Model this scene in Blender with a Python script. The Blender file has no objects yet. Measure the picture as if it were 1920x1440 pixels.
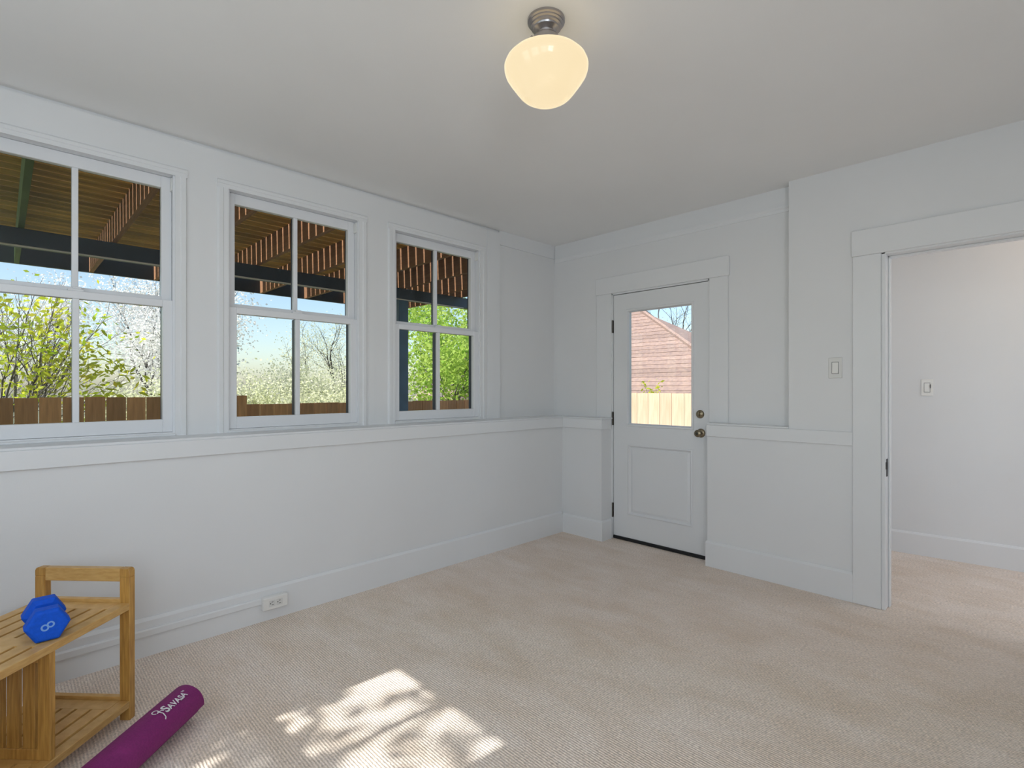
import bpy, bmesh, math, random
from mathutils import Vector, Matrix

SC = bpy.context.scene
COL = SC.collection
R = math.radians

# ------------------------------------------------------------------ camera
TH = R(45.42)                      # yaw; world: window wall is X-, door wall is Y+
FPX = 973.0                        # focal length in pixels of the 1920 wide frame
EYE = 1.264
cam_d = bpy.data.cameras.new('camera')
cam_d.sensor_width = 36.0
cam_d.lens = FPX / 1920 * 36.0
cam_d.shift_y = 9.1 / 1920
cam_d.clip_start = 0.05
cam = bpy.data.objects.new('camera', cam_d)
cam.location = (0, 0, EYE)
cam.rotation_euler = (R(90), 0, TH)
COL.objects.link(cam)
SC.camera = cam

# ------------------------------------------------------------------ world / sun / big lights
SUN_DIR = Vector((0.05, 1.0, -0.996)).normalized()   # direction the light travels
w = bpy.data.worlds.new('sky')
SC.world = w
w.use_nodes = True
nt = w.node_tree
nt.nodes.clear()
out = nt.nodes.new('ShaderNodeOutputWorld')
bg = nt.nodes.new('ShaderNodeBackground')
sky = nt.nodes.new('ShaderNodeTexSky')
sky.sky_type = 'NISHITA'
sky.sun_disc = False
sky.sun_elevation = math.asin(-SUN_DIR.z)
sky.sun_rotation = math.atan2(-SUN_DIR.x, -SUN_DIR.y)
sky.air_density = 1.0
sky.dust_density = 1.2
sky.ozone_density = 1.0
bg.inputs['Strength'].default_value = 0.22
nt.links.new(sky.outputs[0], bg.inputs[0])
nt.links.new(bg.outputs[0], out.inputs[0])

sun_d = bpy.data.lights.new('sun', 'SUN')
sun_d.energy = 6.5
sun_d.angle = R(0.53)
sun_d.color = (1.0, 0.975, 0.94)
sun = bpy.data.objects.new('sun', sun_d)
sun.rotation_euler = SUN_DIR.to_track_quat('-Z', 'Y').to_euler()
sun.location = (-2, -8, 12)
COL.objects.link(sun)

def area(name, loc, direction, sx, sy, energy, color=(1, 1, 1)):
    d = bpy.data.lights.new(name, 'AREA')
    d.shape = 'RECTANGLE'
    d.size = sx
    d.size_y = sy
    d.energy = energy
    d.color = color
    o = bpy.data.objects.new(name, d)
    o.location = loc
    o.rotation_euler = Vector(direction).to_track_quat('-Z', 'Y').to_euler()
    COL.objects.link(o)
    return o

# fill lights added at unseen windows to brighten the room, and hall daylight
for wx in (-1.80, -0.70, 0.40):
    area('fill_near_window', (wx, -1.02, 1.72), (-0.35, 1, 0.05), 0.78, 1.25, 6.9, (0.825, 0.91, 1.0))
for wy in (-0.52,):
    area('fill_right_window', (1.36, wy, 1.72), (-1, 0.35, 0.22), 0.78, 1.25, 28, (0.825, 0.91, 1.0))
area('daylight_hall_window', (1.86, 4.35, 1.5), (-1, 0.0, -0.02), 0.8, 1.3, 11.5, (0.825, 0.91, 1.0))

SC.view_settings.view_transform = 'Standard'
SC.view_settings.look = 'None'
SC.view_settings.exposure = 0.0
SC.view_settings.gamma = 1.0
SC.view_settings.use_curve_mapping = False
try:
    SC.cycles.use_denoising = True
    SC.cycles.max_bounces = 10
    SC.cycles.diffuse_bounces = 5
    SC.cycles.use_adaptive_sampling = True
    SC.cycles.adaptive_threshold = 0.02
    SC.cycles.transparent_max_bounces = 24
    SC.cycles.sample_clamp_indirect = 6.0
    SC.cycles.caustics_reflective = False
    SC.cycles.caustics_refractive = False
except Exception:
    pass

# ------------------------------------------------------------------ materials
def srgb(r, g, b):
    f = lambda c: (c / 255 / 12.92) if c <= 10 else ((c / 255 + 0.055) / 1.055) ** 2.4
    return (f(r), f(g), f(b), 1)

def mat(name, col, rough=0.5, metal=0.0, var=0.0, vscale=8.0, bump=0.0, bscale=60.0, stretch=None,
        col2=None, spec=0.5, objvar=0.0, trans=0.0):
    """principled material; colour varies with 3D noise in object space, optional bump."""
    m = bpy.data.materials.new(name)
    m.use_nodes = True
    t = m.node_tree
    b = t.nodes['Principled BSDF']
    b.inputs['Roughness'].default_value = rough
    b.inputs['Metallic'].default_value = metal
    b.inputs['Specular IOR Level'].default_value = spec
    tc = t.nodes.new('ShaderNodeTexCoord')
    mp = t.nodes.new('ShaderNodeMapping')
    t.links.new(tc.outputs['Object'], mp.inputs[0])
    if stretch:
        mp.inputs['Scale'].default_value = stretch
    n = t.nodes.new('ShaderNodeTexNoise')
    n.inputs['Scale'].default_value = vscale
    n.inputs['Detail'].default_value = 5
    t.links.new(mp.outputs[0], n.inputs[0])
    c2 = col2 or tuple(c * (1 - var) for c in col[:3]) + (1,)
    mix = t.nodes.new('ShaderNodeMix')
    mix.data_type = 'RGBA'
    ramp = t.nodes.new('ShaderNodeMapRange')
    ramp.inputs['From Min'].default_value = 0.32
    ramp.inputs['From Max'].default_value = 0.68
    t.links.new(n.outputs[0], ramp.inputs[0])
    t.links.new(ramp.outputs[0], mix.inputs[0])
    mix.inputs[6].default_value = col
    mix.inputs[7].default_value = c2
    last = mix.outputs[2]
    if objvar:
        oi = t.nodes.new('ShaderNodeObjectInfo')
        mr = t.nodes.new('ShaderNodeMapRange')
        mr.inputs['To Min'].default_value = 1 - objvar
        mr.inputs['To Max'].default_value = 1 + objvar
        t.links.new(oi.outputs['Random'], mr.inputs[0])
        hs = t.nodes.new('ShaderNodeHueSaturation')
        t.links.new(mr.outputs[0], hs.inputs['Value'])
        t.links.new(last, hs.inputs['Color'])
        last = hs.outputs[0]
    t.links.new(last, b.inputs['Base Color'])
    if bump:
        n2 = t.nodes.new('ShaderNodeTexNoise')
        n2.inputs['Scale'].default_value = bscale
        n2.inputs['Detail'].default_value = 4
        t.links.new(mp.outputs[0], n2.inputs[0])
        bp = t.nodes.new('ShaderNodeBump')
        bp.inputs['Strength'].default_value = bump
        bp.inputs['Distance'].default_value = 0.01
        t.links.new(n2.outputs[0], bp.inputs['Height'])
        t.links.new(bp.outputs[0], b.inputs['Normal'])
    if trans:
        tr = t.nodes.new('ShaderNodeBsdfTranslucent')
        t.links.new(last, tr.inputs[0])
        ms = t.nodes.new('ShaderNodeMixShader')
        ms.inputs[0].default_value = trans
        t.links.new(b.outputs[0], ms.inputs[1])
        t.links.new(tr.outputs[0], ms.inputs[2])
        t.links.new(ms.outputs[0], t.nodes['Material Output'].inputs[0])
    return m

def glass_mat():
    m = bpy.data.materials.new('window_glass')
    m.use_nodes = True
    t = m.node_tree
    t.nodes.clear()
    o = t.nodes.new('ShaderNodeOutputMaterial')
    tr = t.nodes.new('ShaderNodeBsdfTransparent')
    gl = t.nodes.new('ShaderNodeBsdfGlossy')
    gl.inputs['Roughness'].default_value = 0.02
    tr.inputs[0].default_value = (0.97, 0.985, 0.98, 1)
    fr = t.nodes.new('ShaderNodeFresnel')
    geo = t.nodes.new('ShaderNodeNewGeometry')
    io = t.nodes.new('ShaderNodeMapRange')       # same reflectance on both faces of the thin pane
    io.inputs['To Min'].default_value = 1.3
    io.inputs['To Max'].default_value = 1 / 1.3
    t.links.new(geo.outputs['Backfacing'], io.inputs[0])
    t.links.new(io.outputs[0], fr.inputs[0])
    ms = t.nodes.new('ShaderNodeMixShader')
    t.links.new(fr.outputs[0], ms.inputs[0])
    t.links.new(tr.outputs[0], ms.inputs[1])
    t.links.new(gl.outputs[0], ms.inputs[2])
    t.links.new(ms.outputs[0], o.inputs[0])
    return m

def carpet_mat():
    m = bpy.data.materials.new('ribbed_carpet')
    m.use_nodes = True
    t = m.node_tree
    b = t.nodes['Principled BSDF']
    b.inputs['Roughness'].default_value = 0.95
    b.inputs['Specular IOR Level'].default_value = 0.1
    tc = t.nodes.new('ShaderNodeTexCoord')
    L = t.links.new
    # ribs run along X
    wv = t.nodes.new('ShaderNodeTexWave')
    wv.wave_type = 'BANDS'
    wv.bands_direction = 'Y'
    wv.inputs['Scale'].default_value = 0.314 / 0.0105
    wv.inputs['Distortion'].default_value = 1.6
    wv.inputs['Detail'].default_value = 2
    wv.inputs['Detail Scale'].default_value = 3.0
    L(tc.outputs['Object'], wv.inputs[0])
    # loops along a rib
    mp = t.nodes.new('ShaderNodeMapping')
    mp.inputs['Scale'].default_value = (90, 160, 90)
    L(tc.outputs['Object'], mp.inputs[0])
    n1 = t.nodes.new('ShaderNodeTexNoise')
    n1.inputs['Scale'].default_value = 1.0
    n1.inputs['Detail'].default_value = 3
    L(mp.outputs[0], n1.inputs[0])
    n2 = t.nodes.new('ShaderNodeTexNoise')          # tread marks, wide and soft
    n2.inputs['Scale'].default_value = 3.2
    n2.inputs['Detail'].default_value = 6
    n2.inputs['Roughness'].default_value = 0.65
    mp2 = t.nodes.new('ShaderNodeMapping')
    mp2.inputs['Scale'].default_value = (0.8, 1.7, 1)
    L(tc.outputs['Object'], mp2.inputs[0])
    L(mp2.outputs[0], n2.inputs[0])
    mr = t.nodes.new('ShaderNodeMapRange')
    mr.inputs['From Min'].default_value = 0.36
    mr.inputs['From Max'].default_value = 0.66
    L(n2.outputs[0], mr.inputs[0])
    base = t.nodes.new('ShaderNodeMix')
    base.data_type = 'RGBA'
    base.inputs[6].default_value = (0.90, 0.785, 0.70, 1)
    base.inputs[7].default_value = (0.80, 0.665, 0.555, 1)
    L(mr.outputs[0], base.inputs[0])
    fleck = t.nodes.new('ShaderNodeMapRange')
    fleck.inputs['From Min'].default_value = 0.3
    fleck.inputs['From Max'].default_value = 0.7
    fleck.inputs['To Min'].default_value = 0.80
    fleck.inputs['To Max'].default_value = 1.26
    L(n1.outputs[0], fleck.inputs[0])
    rib = t.nodes.new('ShaderNodeMapRange')
    rib.inputs['To Min'].default_value = 0.86
    rib.inputs['To Max'].default_value = 1.08
    L(wv.outputs['Fac'], rib.inputs[0])
    mul = t.nodes.new('ShaderNodeMath')
    mul.operation = 'MULTIPLY'
    L(fleck.outputs[0], mul.inputs[0])
    L(rib.outputs[0], mul.inputs[1])
    sc = t.nodes.new('ShaderNodeVectorMath')
    sc.operation = 'SCALE'
    L(base.outputs[2], sc.inputs[0])
    L(mul.outputs[0], sc.inputs['Scale'])
    L(sc.outputs[0], b.inputs['Base Color'])
    ad = t.nodes.new('ShaderNodeMath')
    ad.operation = 'ADD'
    L(wv.outputs['Fac'], ad.inputs[0])
    L(n1.outputs[0], ad.inputs[1])
    bp = t.nodes.new('ShaderNodeBump')
    bp.inputs['Strength'].default_value = 0.55
    bp.inputs['Distance'].default_value = 0.004
    L(ad.outputs[0], bp.inputs['Height'])
    L(bp.outputs[0], b.inputs['Normal'])
    return m

def glow_mat():
    m = bpy.data.materials.new('opal_glass_lit')
    m.use_nodes = True
    t = m.node_tree
    b = t.nodes['Principled BSDF']
    b.inputs['Base Color'].default_value = (0.10, 0.08, 0.05, 1)
    b.inputs['Roughness'].default_value = 0.12
    # glow colour varies softly with noise over the glass
    tc = t.nodes.new('ShaderNodeTexCoord')
    n = t.nodes.new('ShaderNodeTexNoise')
    n.inputs['Scale'].default_value = 2.0
    t.links.new(tc.outputs['Object'], n.inputs[0])
    mx = t.nodes.new('ShaderNodeMix')
    mx.data_type = 'RGBA'
    mx.inputs[6].default_value = (1.0, 0.79, 0.47, 1)
    mx.inputs[7].default_value = (1.0, 0.84, 0.56, 1)
    t.links.new(n.outputs[0], mx.inputs[0])
    t.links.new(mx.outputs[2], b.inputs['Emission Color'])
    b.inputs['Emission Strength'].default_value = 0.90
    return m

M = {}
M['wall'] = mat('white_wall_paint', (0.80, 0.805, 0.81, 1), 0.55, var=0.02, vscale=2, bump=0.03, bscale=220)
M['trim'] = mat('white_trim_paint', (0.81, 0.82, 0.83, 1), 0.35, var=0.02, vscale=3, bump=0.02, bscale=60)
M['ceil'] = mat('ceiling_paint', (0.91, 0.905, 0.895, 1), 0.7, var=0.02, vscale=2, bump=0.03, bscale=200)
M['vinyl'] = mat('white_sash', (0.82, 0.83, 0.85, 1), 0.3, var=0.01)
M['navy'] = mat('navy_frame', (0.008, 0.02, 0.045, 1), 0.4, var=0.2)
M['glass'] = glass_mat()
M['carpet'] = carpet_mat()
M['door'] = mat('door_paint', (0.80, 0.81, 0.82, 1), 0.33, var=0.015, vscale=3)
M['bronze'] = mat('antique_nickel', (0.30, 0.25, 0.17, 1), 0.28, 1.0, var=0.35, vscale=40)
M['hinge'] = mat('dull_hinge_metal', (0.12, 0.11, 0.095, 1), 0.4, 0.9, var=0.3, vscale=40)
M['black'] = mat('black_rubber', (0.008, 0.010, 0.013, 1), 0.4, var=0.3, vscale=30)
M['nickel'] = mat('brushed_nickel', (0.44, 0.42, 0.43, 1), 0.30, 1.0, var=0.15, vscale=30, stretch=(1, 1, 12))
M['glow'] = glow_mat()
M['plate'] = mat('switch_plastic', (0.74, 0.735, 0.71, 1), 0.3, var=0.01)
M['plate_w'] = mat('white_plastic', (0.84, 0.83, 0.80, 1), 0.3, var=0.01)
M['slot'] = mat('socket_hole', (0.05, 0.05, 0.05, 1), 0.6)
M['bamboo'] = mat('bamboo', (0.62, 0.35, 0.09, 1), 0.38, var=0.0, vscale=3.0, stretch=(40, 40, 3), col2=(0.40, 0.20, 0.045, 1), bump=0.03, bscale=20, objvar=0.08)
M['bamboo_l'] = mat('bamboo_lengthwise', (0.70, 0.44, 0.16, 1), 0.38, vscale=3.0, stretch=(9, 9, 40), col2=(0.58, 0.33, 0.10, 1), bump=0.03, bscale=20, objvar=0.08)
M['blue'] = mat('blue_neoprene', (0.0, 0.10, 0.72, 1), 0.62, var=0.15, vscale=80, bump=0.15, bscale=600, spec=0.3)
M['blue_ink'] = mat('pale_blue_print', (0.18, 0.38, 0.80, 1), 0.5)
M['mat'] = mat('purple_foam', (0.25, 0.022, 0.165, 1), 0.6, var=0.18, vscale=160, bump=0.35, bscale=420, spec=0.3)
M['ink'] = mat('white_print', (0.80, 0.76, 0.80, 1), 0.5)
M['deckwood'] = mat('deck_wood', (0.62, 0.38, 0.085, 1), 0.75, vscale=2.5, stretch=(30, 2, 30), col2=(0.36, 0.20, 0.045, 1), bump=0.1, bscale=15, objvar=0.4)
M['joist'] = mat('joist_wood', (0.36, 0.18, 0.09, 1), 0.75, vscale=2.5, stretch=(2, 30, 30), col2=(0.24, 0.115, 0.055, 1), bump=0.1, bscale=15, objvar=0.2)
M['moss'] = mat('mossy_joist', (0.10, 0.17, 0.05, 1), 0.8, vscale=4, col2=(0.06, 0.11, 0.03, 1), bump=0.2, bscale=30)
M['beam'] = mat('navy_beam_paint', (0.018, 0.05, 0.09, 1), 0.45, var=0.4, vscale=5)
M['post'] = mat('blue_post_paint', (0.04, 0.12, 0.20, 1), 0.45, var=0.3, vscale=6)
M['fence'] = mat('cedar_board', (0.74, 0.39, 0.165, 1), 0.8, vscale=2.2, stretch=(14, 14, 1.2), col2=(0.50, 0.255, 0.10, 1), bump=0.15, bscale=12, objvar=0.25)
M['fence2'] = mat('fresh_cedar_board', (0.80, 0.61, 0.44, 1), 0.8, vscale=2.2, stretch=(14, 14, 1.2), col2=(0.68, 0.47, 0.31, 1), bump=0.1, bscale=12, objvar=0.10)
M['ground'] = mat('garden_ground', (0.17, 0.15, 0.11, 1), 0.95, vscale=1.3, col2=(0.10, 0.13, 0.05, 1), bump=0.3, bscale=20)
M['bark'] = mat('bark', (0.10, 0.085, 0.07, 1), 0.9, var=0.4, vscale=20, bump=0.4, bscale=30)
M['bark_l'] = mat('grey_bark', (0.26, 0.24, 0.23, 1), 0.9, var=0.4, vscale=20)
def leafm(n, c1, c2, tr=0.5, vs=1.5): return mat(n, c1, 0.5, col2=c2, vscale=vs, trans=tr, spec=0.3)
M['leaf_y'] = leafm('laurel_leaf', (0.42, 0.62, 0.04, 1), (0.90, 0.80, 0.08, 1), 0.6, 2.2)
M['leaf_g'] = leafm('fresh_leaf', (0.30, 0.52, 0.05, 1), (0.62, 0.72, 0.18, 1), 0.55, 2.0)
M['blossom'] = leafm('white_blossom', (0.95, 0.93, 0.93, 1), (0.90, 0.88, 0.80, 1), 0.62, 1.0)
M['bud'] = leafm('pale_spring_leaf', (0.72, 0.74, 0.42, 1), (0.88, 0.86, 0.72, 1), 0.5, 1.0)
M['needle'] = leafm('blue_grey_needles', (0.16, 0.24, 0.27, 1), (0.30, 0.36, 0.40, 1), 0.3, 1.0)
M['shingle'] = mat('brown_shingle', (0.36, 0.245, 0.195, 1), 0.9, vscale=2.2, stretch=(5, 2, 10), col2=(0.25, 0.175, 0.155, 1), bump=0.4, bscale=12, objvar=0.16)
M['stucco'] = mat('neighbour_wall', (0.6, 0.5, 0.42, 1), 0.9, var=0.1, vscale=3, bump=0.2, bscale=40)
M['handle'] = M['blue']

# ------------------------------------------------------------------ mesh helpers
ORG = {}

class MB:
    def __init__(self, T=None):
        self.v, self.f, self.sm = [], [], []
        self.T = T
    def add(self, vs, fs, smooth=False):
        n = len(self.v)
        for p in vs:
            p = Vector(p)
            self.v.append(self.T(p) if self.T else p)
        for q in fs:
            self.f.append([n + i for i in q])
            self.sm.append(smooth)
        return self
    def box(self, x0, x1, y0, y1, z0, z1):
        x0, x1 = min(x0, x1), max(x0, x1)
        y0, y1 = min(y0, y1), max(y0, y1)
        z0, z1 = min(z0, z1), max(z0, z1)
        return self.add([(x0, y0, z0), (x1, y0, z0), (x1, y1, z0), (x0, y1, z0),
                         (x0, y0, z1), (x1, y0, z1), (x1, y1, z1), (x0, y1, z1)],
                        [(0, 3, 2, 1), (4, 5, 6, 7), (0, 1, 5, 4), (1, 2, 6, 5), (2, 3, 7, 6), (3, 0, 4, 7)])
    def prism(self, prof, fn, a, b, smooth=False):
        """closed 2D profile swept from a to b; fn(p, q, s) -> 3D."""
        n = len(prof)
        vs = [fn(p, q, a) for p, q in prof] + [fn(p, q, b) for p, q in prof]
        fs = [(i, (i + 1) % n, n + (i + 1) % n, n + i) for i in range(n)]
        fs += [tuple(range(n))[::-1], tuple(range(n, 2 * n))]
        return self.add(vs, fs, smooth)
    def lathe(self, prof, c, seg=32, axis='Z', smooth=True):
        vs, fs = [], []
        for r, h in prof:
            for k in range(seg):
                a = 2 * math.pi * k / seg
                p, q = r * math.cos(a), r * math.sin(a)
                if axis == 'Z': vs.append((c[0] + p, c[1] + q, c[2] + h))
                elif axis == 'Y': vs.append((c[0] + p, c[1] + h, c[2] + q))
                else: vs.append((c[0] + h, c[1] + p, c[2] + q))
        m = len(prof)
        for i in range(m - 1):
            for k in range(seg):
                k2 = (k + 1) % seg
                fs.append((i * seg + k, i * seg + k2, (i + 1) * seg + k2, (i + 1) * seg + k))
        fs.append(tuple(range(seg))[::-1])
        fs.append(tuple(range((m - 1) * seg, m * seg)))
        return self.add(vs, fs, smooth)
    def tube(self, pts, rads, seg=6, smooth=True):
        pts = [Vector(p) for p in pts]
        vs, fs = [], []
        for i, p in enumerate(pts):
            d = (pts[min(i + 1, len(pts) - 1)] - pts[max(i - 1, 0)])
            d = d.normalized() if d.length > 1e-9 else Vector((0, 0, 1))
            u = d.cross(Vector((0.31, 0.2, 0.93)))
            if u.length < 1e-3: u = d.cross(Vector((1, 0, 0)))
            u.normalize()
            q = d.cross(u)
            for k in range(seg):
                a = 2 * math.pi * k / seg
                vs.append(p + (u * math.cos(a) + q * math.sin(a)) * rads[i])
        for i in range(len(pts) - 1):
            for k in range(seg):
                k2 = (k + 1) % seg
                fs.append((i * seg + k, i * seg + k2, (i + 1) * seg + k2, (i + 1) * seg + k))
        fs.append(tuple(range(seg))[::-1])
        fs.append(tuple(range((len(pts) - 1) * seg, len(pts) * seg)))
        return self.add(vs, fs, smooth)
    def build(self, name, m, parent=None, bevel=0.0, seg=1, fix=True):
        if parent is not None:
            org = ORG[parent]
        else:
            xs = [p.x for p in self.v]; ys = [p.y for p in self.v]; zs = [p.z for p in self.v]
            org = Vector(((min(xs) + max(xs)) / 2, (min(ys) + max(ys)) / 2, min(zs)))
        me = bpy.data.meshes.new(name)
        me.from_pydata([p - org for p in self.v], [], self.f)
        if fix:
            bm = bmesh.new(); bm.from_mesh(me)
            bmesh.ops.recalc_face_normals(bm, faces=bm.faces)
            bm.to_mesh(me); bm.free()
        me.polygons.foreach_set('use_smooth', self.sm)
        me.materials.append(m)
        if fix and any(self.sm): me.set_sharp_from_angle(angle=R(38))
        o = bpy.data.objects.new(name, me)
        COL.objects.link(o)
        if parent is not None:
            o.parent = parent
            ORG[o] = org.copy()
        else:
            o.location = org
            ORG[o] = org.copy()
        if bevel:
            md = o.modifiers.new('bevel', 'BEVEL')
            md.width = bevel
            md.segments = seg
            md.limit_method = 'ANGLE'
        return o

def empty(name, loc):
    o = bpy.data.objects.new(name, None)
    o.empty_display_size = 0.1
    o.location = loc
    COL.objects.link(o)
    ORG[o] = Vector(loc)
    return o

def tag(o, label, cat, group=None, kind=None):
    o['label'] = label
    o['category'] = cat
    if group: o['group'] = group
    if kind: o['kind'] = kind
    return o

def struct(o, label, cat):
    return tag(o, label, cat, kind='structure')

def like(src, parent, shift):
    """copy of a part sharing its mesh, moved by shift."""
    c = src.copy()
    COL.objects.link(c)
    c.parent = parent
    c.location = Vector(src.location) + Vector(shift)
    ORG[c] = ORG[src] + Vector(shift)
    return c

# camera-aligned floor coordinates: l to the right, d ahead of the camera
RV = Vector((math.cos(TH), math.sin(TH), 0))
FV = Vector((-math.sin(TH), math.cos(TH), 0))
def at(px, py, d):
    return Vector((0, 0, EYE)) + FV * d + RV * ((px - 960) / FPX * d) + Vector((0, 0, -(py - 729.1) / FPX * d))
def on_x(px, py, x):
    r = FV + RV * ((px - 960) / FPX) + Vector((0, 0, -(py - 729.1) / FPX))
    return Vector((0, 0, EYE)) + r * (x / r.x)
def on_y(px, py, y):
    r = FV + RV * ((px - 960) / FPX) + Vector((0, 0, -(py - 729.1) / FPX))
    return Vector((0, 0, EYE)) + r * (y / r.y)

# ------------------------------------------------------------------ dimensions of the room (metres)
XA, XU = -2.973, -3.172           # knee wall face, upper wall face (window wall)
XO = -3.30                        # outside face
YB, YL, YU = 3.604, 3.557, 3.700  # far wall: right part, knee wall left of door, upper wall
YO = 3.78
H = 2.594
LEDGE = 1.02
XR, YN = 1.30, -0.96              # right wall, near wall
WINC = (0.253, 1.300, 2.365)
HW, ZB, ZT = 0.40, 1.034, 2.39    # window opening half width, bottom, top

# ------------------------------------------------------------------ shell
m = MB(); m.box(XO, XR + 0.1, YN - 0.12, YO, -0.1, 0.0); m.box(-1.1, 1.9, YO, 5.5, -0.1, 0.0)
struct(m.build('floor', M['carpet']), 'beige ribbed loop carpet over the whole floor and through the doorway', 'carpet')
m = MB(); m.box(XO, XR + 0.1, YN - 0.12, YO, H, H + 0.15); m.box(-1.1, 1.9, YO, 5.5, H, H + 0.15)
struct(m.build('ceiling', M['ceil']), 'plain off-white painted ceiling', 'ceiling')

def holes(m, put, u0, u1, z0, z1, cuts):
    """wall rectangle u0..u1 x z0..z1 with rectangular cuts (ua, ub, za, zb), by vertical strips."""
    us = sorted({u0, u1, *[c[0] for c in cuts], *[c[1] for c in cuts]})
    for a, b in zip(us[:-1], us[1:]):
        cs = [c for c in cuts if c[0] <= a + 1e-6 and c[1] >= b - 1e-6]
        if not cs:
            put(a, b, z0, z1)
        else:
            c = cs[0]
            if c[2] > z0: put(a, b, z0, c[2])
            if c[3] < z1: put(a, b, c[3], z1)

m = MB()
m.box(XO, XA, YN - 0.1, YU, 0, LEDGE - 0.012)
TOPA = H - 0.018                                   # shadow gap under the ceiling along the window panel
holes(m, lambda a, b, c, d: m.box(XO, XU, a, b, c, d), YN - 0.1, 2.98, LEDGE - 0.012, TOPA,
      [(c - HW, c + HW, ZB, ZT) for c in WINC])
m.box(XO, XU - 0.020, YN - 0.1, 2.98, TOPA, H)
m.box(XO, XU - 0.016, 2.98, YU + 0.08, LEDGE - 0.012, H)
struct(m.build('wall_left', M['wall']), 'white window wall, thicker below the chair rail, on the left', 'wall')

m = MB()
holes(m, lambda a, b, c, d: m.box(a, b, YU, YO, c, d), XO, -1.126, 0, H, [(-2.565, -1.68, 0, 2.085)])
m.box(XA - 0.01, -2.55, YL, YU, 0, LEDGE - 0.012)
m.box(-1.665, -1.126, YB, YU, 0, LEDGE - 0.012)
holes(m, lambda a, b, c, d: m.box(a, b, YB, 3.735, c, d), -1.126, XR + 0.1, 0, H, [(-0.632, 0.20, 0, 2.055)])
m.box(-1.126, -1.0, 3.735, YO, 0, H)
struct(m.build('wall_far', M['wall']), 'white far wall with the glazed door and the open doorway', 'wall')

m = MB()
NEARW = (-1.80, -0.70, 0.40)
holes(m, lambda a, b, c, d: m.box(a, b, YN - 0.125, YN, c, d), XO, XR + 0.1, 0, H,
      [(c - HW, c + HW, ZB, ZT) for c in NEARW])
struct(m.build('wall_near', M['wall']), 'white wall behind the viewpoint with a row of windows', 'wall')
m = MB()
RIGHTW = (-0.52,)  # unseen window added so light reaches the window wall from the right
holes(m, lambda a, b, c, d: m.box(XR, XR + 0.125, a, b, c, d), YN - 0.1, YO, 0, H,
      [(c - HW, c + HW, ZB, ZT) for c in RIGHTW])
struct(m.build('wall_right', M['wall']), 'white wall on the right of the viewpoint, out of the picture', 'wall')

# hall beyond the doorway
HA, HB = (-1.0, 4.955), (1.8, 5.20)
def hallpt(s, n, z):
    dx, dy = HB[0] - HA[0], HB[1] - HA[1]
    L = math.hypot(dx, dy)
    return Vector((HA[0] + dx / L * s + dy / L * n, HA[1] + dy / L * s - dx / L * n, z))
HT = lambda p: hallpt(p.x, p.y, p.z)
m = MB(HT); m.box(0, 2.81, -0.1, 0, 0, H)
struct(m.build('wall_hall', M['wall']), 'white hall wall seen through the open doorway', 'wall')
m = MB(); m.box(-1.1, -1.0, YO, 5.0, 0, H)
struct(m.build('wall_hall_left', M['wall']), 'white end wall of the hall hidden behind the door casing', 'wall')
m = MB(); holes(m, lambda a, b, c, d: m.box(1.8, 1.9, a, b, c, d), 3.735, 5.3, 0, H, [(3.95, 4.75, 0.85, 2.15)])
struct(m.build('wall_hall_right', M['wall']), 'white hall wall with a window at its right end', 'wall')

# ledges on the knee walls
m = MB(); m.box(XU - 0.03, XA + 0.012, YN, YU, LEDGE - 0.012, LEDGE)
m.box(XU, -2.538, YL - 0.012, YU, LEDGE - 0.0121, LEDGE - 0.0001)
struct(m.build('trim_1', M['trim'], bevel=0.002), 'white ledge along the top of the knee wall under the windows', 'ledge')
m = MB(); m.box(-1.665, -1.126, YB - 0.012, YU, LEDGE - 0.012, LEDGE)
struct(m.build('trim_2', M['trim'], bevel=0.002), 'short white ledge on the knee wall right of the glazed door', 'ledge')
# chair rails
RZ = 0.9265
m = MB(); m.box(XA, XA + 0.017, YN, YL - 0.001, RZ, LEDGE - 0.012)
struct(m.build('trim_3', M['trim'], bevel=0.002), 'white chair rail board running under the three windows', 'chair rail')
m = MB(); m.box(XA + 0.017, -2.534, YL - 0.017, YL, RZ, LEDGE - 0.0125); m.box(-2.55, -2.534, YL, YU - 0.03, RZ, LEDGE - 0.0125)
struct(m.build('trim_4', M['trim'], bevel=0.002), 'short white chair rail between the room corner and the glazed door', 'chair rail')
m = MB(); m.box(-1.665, -0.772, YB - 0.017, YB, RZ, LEDGE - 0.0125)
struct(m.build('trim_5', M['trim'], bevel=0.002), 'white chair rail between the glazed door and the open doorway', 'chair rail')

# baseboards with a small sloping top edge
BBH, BBT = 0.178, 0.017
def bb_prof(h=BBH, t=BBT):
    return [(0, 0), (t, 0), (t, h - 0.014), (t * 0.45, h), (0, h)]
m = MB(); m.prism(bb_prof(0.18), lambda p, q, s: (XA + p, s, q), YN, YL - BBT)
struct(m.build('baseboard_left', M['trim']), 'tall white baseboard along the window wall', 'baseboard')
m = MB(); m.prism(bb_prof(0.166), lambda p, q, s: (s, YL - p, q), XA + BBT, -2.55 + BBT)
m.prism(bb_prof(0.166), lambda p, q, s: (-2.55 + p, s, q), YL, YU - 0.02)
struct(m.build('baseboard_far', M['trim']), 'short white baseboard between the corner and the glazed door', 'baseboard')
m = MB(); m.prism(bb_prof(), lambda p, q, s: (s, YB - p, q), -1.672, -0.772)
struct(m.build('baseboard_far_right', M['trim']), 'white baseboard between the glazed door and the open doorway', 'baseboard')
m = MB(); m.prism(bb_prof(0.168), lambda p, q, s: hallpt(s, p, q), 0, 2.8)
struct(m.build('baseboard_hall', M['trim']), 'white baseboard of the hall beyond the doorway', 'baseboard')
m = MB(); m.prism(bb_prof(), lambda p, q, s: (s, YN + p, q), XA + BBT, XR)
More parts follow.
